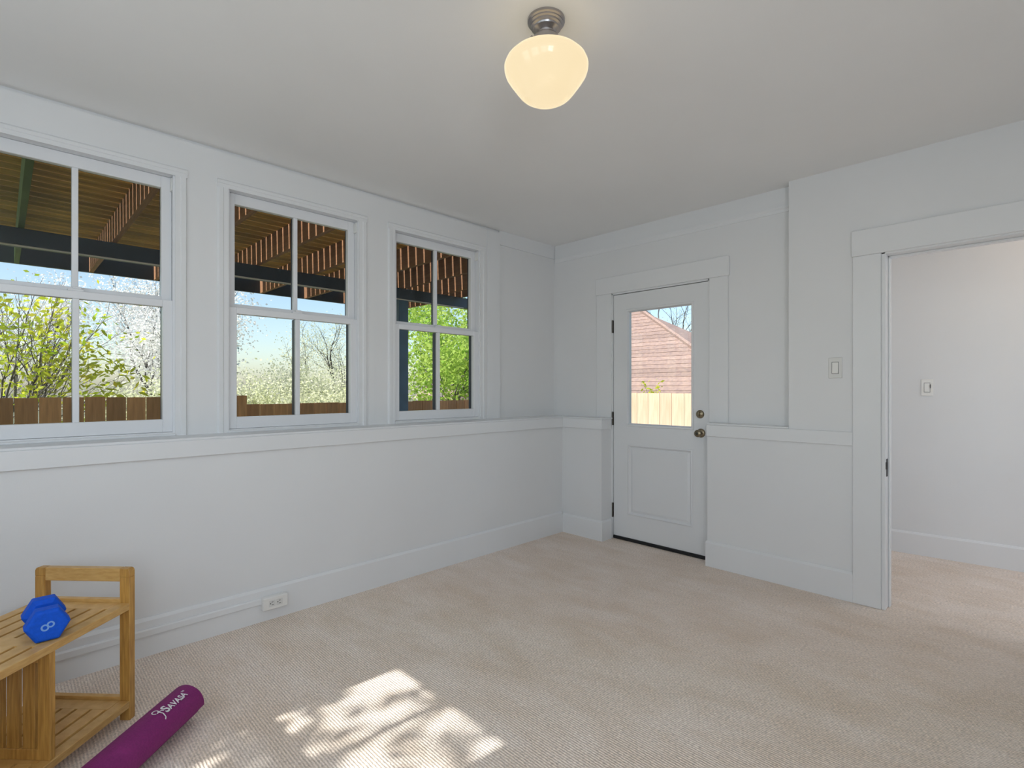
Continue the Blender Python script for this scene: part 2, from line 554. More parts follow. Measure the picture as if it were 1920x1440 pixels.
struct(m.build('baseboard_near', M['trim']), 'white baseboard on the wall behind the viewpoint', 'baseboard')
m = MB(); m.prism(bb_prof(), lambda p, q, s: (XR - p, s, q), YN + BBT, YB)
struct(m.build('baseboard_right', M['trim']), 'white baseboard on the right hand wall out of the picture', 'baseboard')

# frieze boards with a picture moulding at their foot
def moulding(m, fn, a, b):
    m.prism([(0, 2.474), (0.010, 2.474), (0.010, H), (0, H)], fn, a, b)
    m.prism([(0, 2.474), (0.016, 2.474), (0.014, 2.462), (0.008, 2.452), (0.005, 2.436), (0, 2.434)], fn, a, b)
m = MB(); m.prism([(0, 2.476), (0.012, 2.476), (0.012, H), (0, H)], lambda p, q, s: (XU - 0.016 + p, s, q), 2.98, YU)
struct(m.build('trim_6', M['trim']), 'white frieze board at the ceiling beside the last window', 'frieze')
m = MB(); moulding(m, lambda p, q, s: (s, YU - p, q), XU, -1.126)
struct(m.build('trim_7', M['trim']), 'white frieze board and moulding above the glazed door', 'frieze')

# vertical boards beside the last window
m = MB(); m.box(XU, XU + 0.006, 2.84, 2.98, LEDGE, TOPA - 0.01)
struct(m.build('trim_8', M['trim']), 'flat white board between the last window and the corner', 'board')

# ------------------------------------------------------------------ windows
def window(name, label, T, c):
    """T maps (n, u, z): n inward from the wall face, u along the wall."""
    base = T(Vector((0, c, ZB)))
    e = empty(name, base)
    struct(e, label, 'window')
    g = 0.3465
    # casing: backband moulding on the wall
    m = MB(T)
    for s in (-1, 1):
        pr = [(0, HW - 0.004), (0.009, HW - 0.004), (0.009, HW + 0.020), (0.013, HW + 0.024), (0.013, HW + 0.044), (0.008, HW + 0.048), (0, HW + 0.052)]
        m.prism(pr, lambda p, q, t: (p, c + s * q, t), LEDGE, ZT - 0.012)
    pr = [(0, ZT - 0.012), (0.009, ZT - 0.012), (0.009, ZT + 0.008), (0.013, ZT + 0.011), (0.013, ZT + 0.026), (0.008, ZT + 0.031), (0, ZT + 0.036)]
    m.prism(pr, lambda p, q, t: (p, t, q), c - HW - 0.052, c + HW + 0.052)
    m.build('casing', M['trim'], e)
    # frame lining the opening
    m = MB(T)
    for s in (-1, 1): m.box(-0.125, 0.0, c + s * (HW - 0.006), c + s * HW, ZB, ZT)
    m.box(-0.125, 0, c - HW, c + HW, ZT - 0.008, ZT)
    m.box(-0.125, -0.005, c - HW, c + HW, ZB - 0.006, ZB + 0.004)
    for s in (-1, 1):
        m.box(-0.0155, -0.002, c + s * (HW - 0.012), c + s * (HW - 0.006), ZB, ZT)
    m.build('frame', M['vinyl'], e)
    m = MB(T); m.box(-0.012, 0.022, c - HW + 0.003, c + HW - 0.003, LEDGE, ZB - 0.002)
    m.build('stool', M['trim'], e, bevel=0.003)
    def sash(nm, n0, n1, z0, z1, za, zb, dark):
        m = MB(T)
        so = HW - 0.007
        for s in (-1, 1): m.box(n0, n1, c + s * g, c + s * so, z0, z1)
        m.box(n0, n1, c - g, c + g, z0, za)
        m.box(n0, n1, c - g, c + g, zb, z1)
        sh = m.build(nm, M['vinyl'], e, bevel=0.0025)
        m = MB(T); m.box(n0 + 0.008, n1 - 0.003, c - 0.0125, c + 0.0125, za, zb)
        m.build('muntin', M['vinyl'], sh, bevel=0.002)
        m = MB(T)
        d0, d1 = n0 - dark, n0 - 0.0005
        for s in (-1, 1): m.box(d0, d1, c + s * (g + 0.001), c + s * so, z0, z1)
        m.box(d0, d1, c - g, c + g, z0, za - 0.004)
        m.box(d0, d1, c - g, c + g, zb + 0.004, z1)
        m.box(d0, n0 + 0.007, c - 0.0115, c + 0.0115, za, zb)
        m.build('outer_frame', M['navy'], sh)
        for a, b in ((c - g, c - 0.0126), (c + 0.0126, c + g)):
            m = MB(T); m.box(n0 + 0.012, n0 + 0.016, a, b, za, zb)
            m.build('pane', M['glass'], sh)
        return sh
    sash('upper_sash', -0.088, -0.053, 1.70, ZT - 0.009, 1.75, 2.32, 0.012)
    sash('lower_sash', -0.051, -0.016, ZB + 0.005, 1.727, 1.105, 1.69, 0.032)
    m = MB(T)
    m.box(-0.052, -0.018, c - 0.03, c + 0.03, 1.727, 1.737)
    m.box(-0.04, -0.02, c - 0.012, c + 0.022, 1.737, 1.748)
    m.build('sash_lock', M['vinyl'], e, bevel=0.002)
    m = MB(T); m.box(-0.052, -0.0165, c + HW - 0.016, c + HW - 0.0065, ZT - 0.085, ZT - 0.02)
    m.build('jamb_clip', M['plate_w'], e, bevel=0.002)
    return e

TA = lambda p: Vector((XU + p.x, p.y, p.z))
window('window_1', 'white double-hung window nearest the bamboo bench, yellow-green shrub outside', TA, WINC[0])
window('window_2', 'white double-hung window in the middle of the three, blue sky outside', TA, WINC[1])
window('window_3', 'white double-hung window nearest the room corner, blue post outside', TA, WINC[2])
TN = lambda p: Vector((p.y, YN + p.x, p.z))
for i, c in enumerate(NEARW):
    window('window_%d' % (4 + i), 'white double-hung window behind the viewpoint, %s from the window wall' % ('first', 'second', 'third')[i], TN, c)
TR = lambda p: Vector((XR - p.x, p.y, p.z))
for i, c in enumerate(RIGHTW):
    window('window_%d' % (7 + i), 'white double-hung window added to the right wall for light, out of the picture', TR, c)

# ------------------------------------------------------------------ glazed door
DX0, DX1, DF = -2.532, -1.707, 3.71
e = empty('door_1', (-2.12, DF, 0))
struct(e, 'white half-glazed exterior door with one raised panel and nickel knob', 'door')
GX0, GX1, GZ0, GZ1 = -2.388, -1.838, 0.975, 1.902
PX0, PX1, PZ0, PZ1 = -2.392, -1.832, 0.22, 0.804
m = MB()
y0, y1 = DF, DF + 0.044
m.box(DX0, GX0, y0, y1, 0.028, 2.055); m.box(GX1, DX1, y0, y1, 0.028, 2.055)
m.box(GX0, GX1, y0, y1, GZ1, 2.055); m.box(GX0, GX1, y0, y1, PZ1, GZ0); m.box(GX0, GX1, y0, y1, 0.028, PZ0)
leaf = m.build('door_leaf', M['door'], e)
# raised panel: sloped frame, flat field
def ring(m, r0, y0_, r1, y1_):
    a = [(r0[0], y0_, r0[2]), (r0[1], y0_, r0[2]), (r0[1], y0_, r0[3]), (r0[0], y0_, r0[3])]
    b = [(r1[0], y1_, r1[2]), (r1[1], y1_, r1[2]), (r1[1], y1_, r1[3]), (r1[0], y1_, r1[3])]
    m.add(a + b, [(0, 1, 5, 4), (1, 2, 6, 5), (2, 3, 7, 6), (3, 0, 4, 7)])
m = MB()
P = (PX0 - 0.004, PX1 + 0.004, PZ0 - 0.001, PZ1 + 0.001)
ins = lambda q, d: (q[0] + d, q[1] - d, q[2] + d, q[3] - d)
ring(m, P, DF - 0.001, ins(P, 0.010), DF - 0.006); ring(m, ins(P, 0.010), DF - 0.006, ins(P, 0.024), DF + 0.012)
ring(m, ins(P, 0.024), DF + 0.012, ins(P, 0.045), DF + 0.003)
q = ins(P, 0.045)
m.add([(q[0], DF + 0.003, q[2]), (q[1], DF + 0.003, q[2]), (q[1], DF + 0.003, q[3]), (q[0], DF + 0.003, q[3])], [(0, 1, 2, 3)])
m.box(PX0, PX1, DF + 0.02, DF + 0.03, PZ0, PZ1)
m.build('raised_panel', M['door'], leaf)
m = MB()
G = (GX0 - 0.022, GX1 + 0.022, GZ0 - 0.022, GZ1 + 0.022)
ring(m, G, DF, ins(G, 0.004), DF - 0.010); ring(m, ins(G, 0.004), DF - 0.010, ins(G, 0.016), DF - 0.010)
ring(m, ins(G, 0.016), DF - 0.010, ins(G, 0.026), DF + 0.006); ring(m, ins(G, 0.026), DF + 0.006, ins(G, 0.026), DF + 0.02)
m.build('glazing_bead', M['door'], leaf)
m = MB(); m.box(GX0, GX1, DF + 0.02, DF + 0.024, GZ0, GZ1)
m.build('pane', M['glass'], leaf)
# knob and deadbolt
kc = (-1.762, DF, 0.935)
m = MB(); m.lathe([(0.033, 0.0), (0.033, -0.004), (0.028, -0.009), (0.014, -0.012), (0.011, -0.03), (0.018, -0.036), (0.026, -0.042), (0.0275, -0.050), (0.026, -0.058), (0.019, -0.064), (0.010, -0.066)], kc, 28, 'Y')
kn = m.build('door_knob', M['bronze'], e)
kn['label'] = 'round antique nickel door knob'
m = MB(); m.lathe([(0.010, -0.0661), (0.010, -0.068), (0.006, -0.069)], kc, 16, 'Y'); m.box(kc[0] - 0.006, kc[0] + 0.006, DF - 0.073, DF - 0.069, kc[2] - 0.0015, kc[2] + 0.0015)
m.build('turn_button', M['hinge'], kn)
dc = (-1.768, DF, 1.0755)
m = MB(); m.lathe([(0.031, 0.0), (0.031, -0.006), (0.027, -0.012), (0.014, -0.015), (0.010, -0.017)], dc, 28, 'Y')
db = m.build('deadbolt', M['bronze'], e)
db['label'] = 'round antique nickel deadbolt turn'
m = MB(); m.box(dc[0] - 0.004, dc[0] + 0.004, DF - 0.032, DF - 0.0165, dc[2] - 0.017, dc[2] + 0.017)
m.build('thumb_turn', M['bronze'], db, bevel=0.002)
for z0_, z1_ in ((1.738, 1.845), (0.956, 1.068), (0.178, 0.298)):
    m = MB(); m.lathe([(0.0065, z0_), (0.0065, z1_)], (DX0 - 0.008, DF - 0.008, 0), 12)
    m.lathe([(0.004, z1_), (0.005, z1_ + 0.004), (0.002, z1_ + 0.008)], (DX0 - 0.008, DF - 0.008, 0), 10)
    m.box(DX0 - 0.007, DX0 - 0.003, DF - 0.006, DF + 0.03, z0_, z1_)
    m.build('hinge', M['hinge'], e)
m = MB()
m.box(-2.562, DX0 - 0.004, 3.698, YO, 0, 2.08); m.box(DX1 + 0.004, -1.682, 3.698, YO, 0, 2.08); m.box(-2.562, -1.682, 3.698, YO, 2.0595, 2.082)
m.box(DX0 - 0.004, DX0 + 0.012, DF + 0.046, YO, 0, 2.06); m.box(DX1 - 0.012, DX1 + 0.004, DF + 0.046, YO, 0, 2.06); m.box(DX0, DX1, DF + 0.046, YO, 2.045, 2.06)
m.build('door_frame', M['trim'], e)
m = MB()
m.box(-2.695, -2.545, YU - 0.015, YU, LEDGE, 2.072); m.box(-1.690, -1.552, YU - 0.015, YU, LEDGE, 2.072)
m.box(-2.703, -1.543, YU - 0.019, YU, 2.072, 2.212)
m.build('casing', M['trim'], e, bevel=0.003)
m = MB(); m.box(DX0 - 0.003, DX1 + 0.003, 3.702, YO, 0.001, 0.027)
th = m.build('threshold', M['black'], e, bevel=0.002)
th['label'] = 'black rubber threshold strip'

# ------------------------------------------------------------------ open doorway to the hall
e = empty('door_2', (-0.2, YB, 0))
struct(e, 'open cased doorway to the hall with flat white casing', 'doorway')
m = MB()
m.box(-0.772, -0.632, YB - 0.020, YB, 0, 2.042); m.box(0.20, 0.34, YB - 0.020, YB, 0, 2.042)
m.box(-0.778, 0.346, YB - 0.024, YB, 2.042, 2.192)
m.build('casing', M['trim'], e, bevel=0.003)
m = MB()
m.box(-0.632, -0.612, YB - 0.014, 3.745, 0, 2.055); m.box(0.18, 0.20, YB - 0.014, 3.745, 0, 2.055); m.box(-0.632, 0.2, YB - 0.014, 3.745, 2.032, 2.055)
m.box(-0.612, -0.602, YB + 0.055, YB + 0.095, 0, 2.032); m.box(0.17, 0.18, YB + 0.055, YB + 0.095, 0, 2.032); m.box(-0.612, 0.18, YB + 0.055, YB + 0.095, 2.02, 2.032)
m.build('jamb', M['trim'], e, bevel=0.003)
m = MB(); m.box(-0.612, -0.609, YB + 0.008, YB + 0.034, 0.762, 0.862); m.box(-0.612, -0.604, YB - 0.010, YB + 0.008, 0.805, 0.845)
m.build('strike_plate', M['slot'], e)

# ------------------------------------------------------------------ switches, outlet, raceway
def switch(name, label, T, dimmer):
    e = empty(name, T(Vector((0, 0, -0.0625))))
    tag(e, label, 'light switch')
    m = MB(T); m.box(-0.036, 0.036, 0, 0.006, -0.0625, 0.0625)
    m.build('wall_plate', M['plate'] if not dimmer else M['plate_w'], e, bevel=0.002)
    m = MB(T); m.add([(-0.016, 0.0062, -0.033), (0.016, 0.0062, -0.033), (0.016, 0.0062, 0.033), (-0.016, 0.0062, 0.033),
                      (-0.016, 0.010, -0.033), (0.016, 0.010, -0.033), (0.016, 0.0068, 0.033), (-0.016, 0.0068, 0.033)],
                     [(0, 1, 2, 3), (4, 5, 6, 7), (0, 1, 5, 4), (1, 2, 6, 5), (2, 3, 7, 6), (3, 0, 4, 7)])
    m.build('rocker', M['plate_w'], e)
    m = MB(T)
    for a, b, c, d in ((-0.0185, -0.0165, -0.036, 0.036), (0.0165, 0.0185, -0.036, 0.036), (-0.0185, 0.0185, -0.036, -0.0335), (-0.0185, 0.0185, 0.0335, 0.036)):
        m.box(a, b, 0.0055, 0.0064, c, d)
    m.build('rocker_gap', M['slot'], e)
    for z in (-0.048, 0.048):
        m = MB(T)
        m.prism([(0.003 * math.cos(k), 0.003 * math.sin(k) + z) for k in [i * math.pi / 4 for i in range(8)]], lambda p, q, s: (p, s, q), 0.0058, 0.007)
        m.build('screw', M['plate'], e)
    if dimmer:
        m = MB(T); m.box(0.0165, 0.021, 0.006, 0.012, -0.004, 0.024)
        m.build('dimmer_slider', M['slot'], e)
switch('light_switch', 'cream rocker switch on the wall left of the open doorway', lambda p: Vector((-0.864 + p.x, YB - p.y, 1.391 + p.z)), False)
hs = (-0.59 - HA[0])
switch('light_switch', 'white dimmer switch on the hall wall seen through the doorway', lambda p: hallpt(hs + p.x, p.y, 1.274 + p.z), True)

e = empty('electrical_outlet', (-2.94, 1.068, 0.066))
tag(e, 'white surface-mounted duplex outlet on the left baseboard', 'outlet')
m = MB(); m.box(XA + BBT, -2.922, 1.003, 1.134, 0.066, 0.134)
m.build('box', M['plate_w'], e, bevel=0.004)
m = MB(); m.box(-2.922, -2.918, 1.005, 1.132, 0.068, 0.132)
m.build('face_plate', M['plate_w'], e, bevel=0.002)
for c in (1.050, 1.088):
    m = MB(); m.box(-2.918, -2.9165, c - 0.016, c + 0.016, 0.084, 0.117)
    rc = m.build('socket', M['plate'], e)
    m = MB(); m.box(-2.9165, -2.9160, c - 0.004, c + 0.006, 0.092, 0.0945); m.box(-2.9165, -2.9160, c - 0.004, c + 0.005, 0.1065, 0.109)
    m.box(-2.9165, -2.9160, c - 0.012, c - 0.007, 0.0985, 0.1035)
    m.build('slots', M['slot'], rc)
m = MB(); m.prism([(0, 0.097), (0.010, 0.097), (0.012, 0.101), (0.012, 0.126), (0.008, 0.132), (0, 0.132)], lambda p, q, s: (XA + BBT + p, s, q), YN + 0.02, 1.003)
tag(m.build('wire_raceway', M['trim']), 'white wire raceway on the baseboard leading to the outlet', 'raceway')

# ------------------------------------------------------------------ ceiling lamp
LX, LY = -1.247, 1.402
e = empty('ceiling_lamp', (LX, LY, H - 0.32))
tag(e, 'schoolhouse ceiling lamp with lit cream opal glass and nickel fitter', 'ceiling lamp')
m = MB()
m.lathe([(0.067, 0), (0.067, -0.009), (0.061, -0.012), (0.061, -0.017), (0.055, -0.020), (0.055, -0.027), (0.048, -0.030), (0.046, -0.035), (0.036, -0.038), (0.028, -0.044), (0.026, -0.052)], (LX, LY, H), 48)
m.build('canopy', M['nickel'], e)
m = MB()
m.lathe([(0.026, -0.050), (0.034, -0.056), (0.042, -0.060), (0.047, -0.066), (0.048, -0.072), (0.048, -0.104), (0.051, -0.106), (0.051, -0.113), (0.040, -0.114)], (LX, LY, H), 48)
ft = m.build('fitter', M['nickel'], e)
for k in range(3):
    a = R(20 + 120 * k)
    m = MB(); p0 = Vector((LX + 0.046 * math.cos(a), LY + 0.046 * math.sin(a), H - 0.086)); p1 = p0 + Vector((0.022 * math.cos(a), 0.022 * math.sin(a), 0))
    m.tube([p0, p0.lerp(p1, .5), p0.lerp(p1, .55), p1], [0.0025, 0.0025, 0.005, 0.005], 8)
    m.build('thumb_screw', M['nickel'], ft)
m = MB()
gp = [(0.040, -0.108), (0.045, -0.114), (0.062, -0.117), (0.088, -0.122), (0.112, -0.130), (0.132, -0.141), (0.145, -0.154), (0.151, -0.168), (0.150, -0.182), (0.145, -0.197), (0.135, -0.213), (0.122, -0.231), (0.109, -0.249), (0.099, -0.262), (0.088, -0.273), (0.072, -0.283), (0.048, -0.289), (0.022, -0.292), (0.004, -0.293)]
m.lathe(gp, (LX, LY, H), 64)
gl = m.build('glass_shade', M['glow'], e)
gl['label'] = 'lit cream opal glass shade'

# hall lamp: small flush fixture above the doorway view
e = empty('hall_lamp', (0.45, 4.35, H - 0.09))
tag(e, 'small warm flush lamp on the hall ceiling beyond the doorway', 'ceiling lamp')
m = MB(); m.lathe([(0.10, 0), (0.10, -0.02), (0.09, -0.025)], (0.45, 4.35, H), 32); m.build('canopy', M['nickel'], e)
m = MB(); m.lathe([(0.088, -0.022), (0.08, -0.05), (0.055, -0.075), (0.02, -0.088), (0.003, -0.09)], (0.45, 4.35, H), 32); m.build('glass_shade', M['glow'], e)
hl = bpy.data.lights.new('hall_lamp_bulb', 'POINT'); hl.energy = 4.0; hl.color = (1.0, 0.72, 0.45); hl.shadow_soft_size = 0.08
ho = bpy.data.objects.new('hall_lamp_bulb', hl); ho.location = (0.45, 4.35, H - 0.18); COL.objects.link(ho)

# ------------------------------------------------------------------ bamboo bench
BO = RV * -1.457 + FV * 1.977
BE1 = (-FV - RV * 0.041).normalized()      # along the bench, towards the camera
BE2 = (-RV + FV * 0.041).normalized()      # across, away to the left
def TBn(p): return BO + BE1 * p.x + BE2 * p.y + Vector((0, 0, p.z))
BL, BW = 0.96, 0.376
e = empty('bamboo_bench', TBn(Vector((BL / 2, BW / 2, 0))))
tag(e, 'two-tier slatted bamboo shoe bench against the window wall', 'bench')
ST, SB = 0.448, 0.075      # tops of the two shelves
def bent(s0, nm):
    """end frame: two legs and a rounded top rail in one bent outline, legs as own parts."""
    m = MB(TBn); m.box(s0, s0 - 0.028, 0, 0.040, 0, 0.545); m.prism([(0, 0.545), (0.040, 0.545), (0.040, 0.578), (0.010, 0.578), (0.003, 0.574), (0, 0.566)], lambda p, q, s: (s, p, q), s0 - 0.028, s0)
    m.build('leg', M['bamboo'], e, bevel=0.002)
    m = MB(TBn); m.box(s0, s0 - 0.028, BW - 0.040, BW, 0, 0.545); m.prism([(BW, 0.545), (BW - 0.040, 0.545), (BW - 0.040, 0.578), (BW - 0.010, 0.578), (BW - 0.003, 0.574), (BW, 0.566)], lambda p, q, s: (s, p, q), s0 - 0.028, s0)
    m.build('leg', M['bamboo'], e, bevel=0.002)
    m = MB(TBn); m.box(s0 - 0.001, s0 - 0.027, 0.040, BW - 0.040, 0.528, 0.578)
    m.build('arm_rail', M['bamboo_l'], e, bevel=0.002)
bent(0.0, 'far'); bent(BL, 'near')
for z in (ST, SB):
    sh = None
    # lengthwise boards per bay between flush cross boards
    bays = [(0.055, 0.285), (0.335, 0.595), (0.645, 0.88)]
    m = MB(TBn)
    for a, b in ((0.0, 0.055), (0.285, 0.335), (0.595, 0.645), (0.88, BL - 0.028)):
        m.box(a, b, 0.040, BW - 0.040, z - 0.018, z)
    shelf = m.build('shelf_cross_boards', M['bamboo_l'], e)
    m = MB(TBn); m.box(0.0, BL - 0.028, 0.0, 0.040, z - 0.026, z)
    m.build('front_rail', M['bamboo_l'], e, bevel=0.0015)
    m = MB(TBn); m.box(0.0, BL - 0.028, BW - 0.040, BW, z - 0.026, z)
    m.build('back_rail', M['bamboo_l'], e, bevel=0.0015)
    n = 5
    g = 0.011
    wS = (BW - 0.08 - (n + 1) * g) / n
    for a, b in bays:
        for k in range(n):
            w0 = 0.040 + g + k * (wS + g)
            m = MB(TBn); m.box(a, b, w0, w0 + wS, z - 0.017, z)
            m.build('slat', M['bamboo_l'], shelf, bevel=0.001)
    # end stretchers of the end frames
    for s0 in (-0.004, BL - 0.024):
        m = MB(TBn); m.box(s0, s0 - 0.020, 0.040, BW - 0.040, z - 0.016, z + 0.012)
        m.build('stretcher', M['bamboo_l'], e, bevel=0.0015)
for s0 in (0.300, 0.610):
    m = MB(TBn); m.box(s0, s0 + 0.020, 0.006, 0.048, SB, ST - 0.026); m.box(s0, s0 + 0.020, BW - 0.048, BW - 0.006, SB, ST - 0.026)
    m.box(s0 + 0.001, s0 + 0.019, 0.048, BW - 0.048, SB, SB + 0.034); m.box(s0 + 0.001, s0 + 0.019, 0.048, BW - 0.048, ST - 0.062, ST - 0.018)
    dv = m.build('divider_frame', M['bamboo'], e, bevel=0.0015)
    n, g = 5, 0.013
    wS = (BW - 0.096 - (n + 1) * g) / n
    for k in range(n):
        w0 = 0.048 + g + k * (wS + g)
        m = MB(TBn); m.box(s0 + 0.004, s0 + 0.016, w0, w0 + wS, SB + 0.034, ST - 0.062)
        m.build('slat', M['bamboo'], dv, bevel=0.001)

# ------------------------------------------------------------------ text helper
def text_mesh(body, size, bold=0.0):
    cu = bpy.data.curves.new('lettering', 'FONT')
    cu.body = body
    cu.size = size
    cu.resolution_u = 3
    cu.offset = bold
    o = bpy.data.objects.new('lettering', cu)
    COL.objects.link(o)
    dg = bpy.context.evaluated_depsgraph_get()
    me = bpy.data.meshes.new_from_object(o.evaluated_get(dg))
    vs = [v.co.copy() for v in me.vertices]
    fs = [tuple(p.vertices) for p in me.polygons]
    bpy.data.objects.remove(o)
    bpy.data.curves.remove(cu)
    bpy.data.meshes.remove(me)
    return vs, fs

# ------------------------------------------------------------------ dumbbell
DC = RV * -1.560 + FV * 1.735 + Vector((0, 0, ST))     # middle of the dumbbell on the bench top
dax = Vector((1.0, 0.02, 0)).normalized()              # from the far head to the near head
dsd = Vector((-dax.y, dax.x, 0))
RH = 0.058
AP = RH * math.cos(math.pi / 6)
def TD(p): return DC + dax * p.x + dsd * p.y + Vector((0, 0, p.z + AP + 0.0008))
e = empty('dumbbell', DC)
tag(e, 'blue hexagonal dumbbell marked 8 lying on the bamboo bench', 'dumbbell')
def hexa(r): return [(r * math.cos(R(60 * k)), r * math.sin(R(60 * k))) for k in range(6)]
for s in (-1, 1):
    vs, fs = [], []
    xs = [(0.030, 0.72), (0.036, 0.97), (0.042, 1.0), (0.078, 1.0), (0.085, 0.95), (0.088, 0.85)]
    for a, k in xs: vs += [(s * a, p, q) for p, q in hexa(RH * k)]
    for i in range(len(xs) - 1):
        for k in range(6): fs.append((i * 6 + k, i * 6 + (k + 1) % 6, (i + 1) * 6 + (k + 1) % 6, (i + 1) * 6 + k))
    fs += [tuple(range(6)), tuple(range(30, 36))]
    m = MB(TD); m.add(vs, fs)
    hd = m.build('head', M['blue'], e, bevel=0.004, seg=3)
    if s > 0:
        v, f = text_mesh('8', 0.052)
        cx = (min(p.x for p in v) + max(p.x for p in v)) / 2; cy = (min(p.y for p in v) + max(p.y for p in v)) / 2
        a = R(-62)
        m = MB(TD)
        m.add([(0.0885, (p.x - cx) * math.cos(a) - (p.y - cy) * math.sin(a), (p.x - cx) * math.sin(a) + (p.y - cy) * math.cos(a)) for p in v], f)
        m.build('number_print', M['blue_ink'], hd, fix=False)['label'] = 'pale blue number 8 on the end face'
m = MB(TD); m.lathe([(0.018, -0.034), (0.0185, -0.02), (0.0195, 0.0), (0.0185, 0.02), (0.018, 0.034)], (0, 0, 0), 20, 'X')
m.build('handle', M['blue'], e)

# ------------------------------------------------------------------ rolled yoga mat
MR = 0.066
MO = RV * -1.246 + FV * 1.985
MD = (-FV - RV * 0.045).normalized()
MS = (RV - FV * 0.045).normalized()
def TM(p): return MO + MD * p.x + MS * p.y + Vector((0, 0, p.z))
e = empty('yoga_mat', MO + MD * 0.3)
tag(e, 'rolled purple yoga mat lying on the carpet beside the bench', 'yoga mat')
turns, thick = 5.2, 0.0058
a_end = R(-8)                    # where the loose outer edge lies, seen from the camera end
N = 220
outer, inner = [], []
for i in range(N + 1):
    t = i / N
    ang = a_end + turns * 2 * math.pi * t
    r = (MR - 0.0005) - (thick + 0.0018) * turns * t
    if i < 8: r += 0.006 * (1 - i / 8)
    outer.append((r * math.cos(ang), r * math.sin(ang) + MR + 0.003))
    inner.append(((r - thick) * math.cos(ang), (r - thick) * math.sin(ang) + MR + 0.003))
prof = outer + inner[::-1]
vs = [(0.0, p, q) for p, q in prof] + [(0.61, p, q) for p, q in prof]
n = len(prof)
fs = [(i, (i + 1) % n, n + (i + 1) % n, n + i) for i in range(n)]
for i in range(N):
    j = n - 1 - i
    fs.append((i, i + 1, j - 1, j)); fs.append((n + i, n + j, n + j - 1, n + i + 1))
m = MB(TM); m.add(vs, fs)
rolled = m.build('rolled_sheet', M['mat'], e)
# printed name, wrapped round the roll
def wrap(s, h):
    """s along the axis from the far end, h round the roll from its crown towards the window side."""
    a = math.pi / 2 + h / MR
    r = MR + 0.0013
    return TM(Vector((s, r * math.cos(a), r * math.sin(a) + MR + 0.003)))
TXT0, TXH = 0.186, -0.040
m = MB()
def put_text(body, size, s_start, h_off, squash=1.0):
    v, f = text_mesh(body, size, size * 0.03)
    m.add([wrap(s_start - p.x * squash, h_off + p.y) for p in v], f)
    return max(p.x for p in v) * squash
wS = put_text('S', 0.044, TXT0 - 0.030, TXH)
put_text('AVASA', 0.030, TXT0 - 0.030 - wS - 0.001, TXH, 0.95)
put_text('TM', 0.009, 0.052, TXH + 0.020)
# curling figure ahead of the name
def stroke(pts, wd):
    for (a0, b0), (a1, b1) in zip(pts[:-1], pts[1:]):
        dx, dy = a1 - a0, b1 - b0
        L = math.hypot(dx, dy) or 1
        nx, ny = -dy / L * wd / 2, dx / L * wd / 2
        m.add([wrap(TXT0 - a0 - nx, TXH + b0 + ny), wrap(TXT0 - a0 + nx, TXH + b0 - ny), wrap(TXT0 - a1 + nx, TXH + b1 - ny), wrap(TXT0 - a1 - nx, TXH + b1 + ny)], [(0, 1, 2, 3)])
stroke([(0.010 + 0.010 * math.cos(R(k)), 0.030 + 0.009 * math.sin(R(k))) for k in range(-60, 260, 20)], 0.004)
stroke([(0.008, 0.021), (0.016, 0.022), (0.026, 0.020), (0.031, 0.014)], 0.004)
stroke([(0.016, 0.020), (0.020, 0.008), (0.016, -0.008), (0.008, -0.014)], 0.004)
m.build('printed_name', M['ink'], rolled, fix=False)['label'] = 'white printed word SAVASA with a curl'

# ------------------------------------------------------------------ outside: ground, deck, fences
GZ = -0.30
m = MB(); m.box(-60, -3.42, -40, 60, GZ - 0.1, GZ); m.box(-3.42, 40, 5.6, 60, GZ - 0.1, GZ); m.box(-3.42, 40, -40, YN - 0.3, GZ - 0.1, GZ)
struct(m.build('ground', M['ground']), 'garden ground outside the house, hidden behind the fences', 'ground')

JB, JT = 2.58, 2.815
DXN, DXF = -3.36, -7.56
DY0, DY1 = -3.2, 4.76
e = empty('deck', (-5.84, 0.5, GZ))
tag(e, 'raised wooden deck with navy beam and posts outside the windows', 'deck')
js = [0.12 + 0.61 * k for k in range(-5, 8)] + [4.735]
m = MB(); m.box(DXF + 0.04, DXN, js[0] - 0.019, js[0] + 0.019, JB, JT)
j0 = m.build('joist', M['joist'], e)
for y in js[1:]:
    if abs(y - 0.12) > 0.01: like(j0, e, (0, y - js[0], 0))
m = MB(); m.box(DXF + 0.04, DXN, 0.12 - 0.019, 0.12 + 0.019, JB, JT)
m.build('joist', M['moss'], e)['label'] = 'mossy green joist'
pitch, bwid = 0.146, 0.121
x = DXN - bwid / 2
m = MB(); m.box(x - bwid / 2, x + bwid / 2, DY0, DY1, JT, JT + 0.030)
b0 = m.build('deck_board', M['deckwood'], e)
k = 1
while x - k * pitch - bwid / 2 > DXF:
    like(b0, e, (-k * pitch, 0, 0)); k += 1
m = MB(); m.box(DXF, DXF + 0.04, DY0, DY1, JB, JT); m.build('rim_board', M['beam'], e)
m = MB(); m.box(-5.95, -5.842, DY0, DY1 + 0.28, JB - 0.142, JB); m.build('beam', M['beam'], e, bevel=0.004)
m = MB(); m.box(-5.985, -5.84, 3.69, 3.835, GZ, JB - 0.142)
p0 = m.build('post', M['post'], e, bevel=0.004)
like(p0, e, (0, -6.2, 0))
m = MB(); m.box(DXN - 0.04, DXN, DY0, DY1, JB, JT); m.build('ledger', M['joist'], e)
m = MB(); m.tube([(-5.83, DY0, JB - 0.150), (-5.83, DY1, JB - 0.150)], [0.008, 0.008], 6)
m.build('pale_line', M['plate'], e)  # thin pale line along the lower edge of the beam

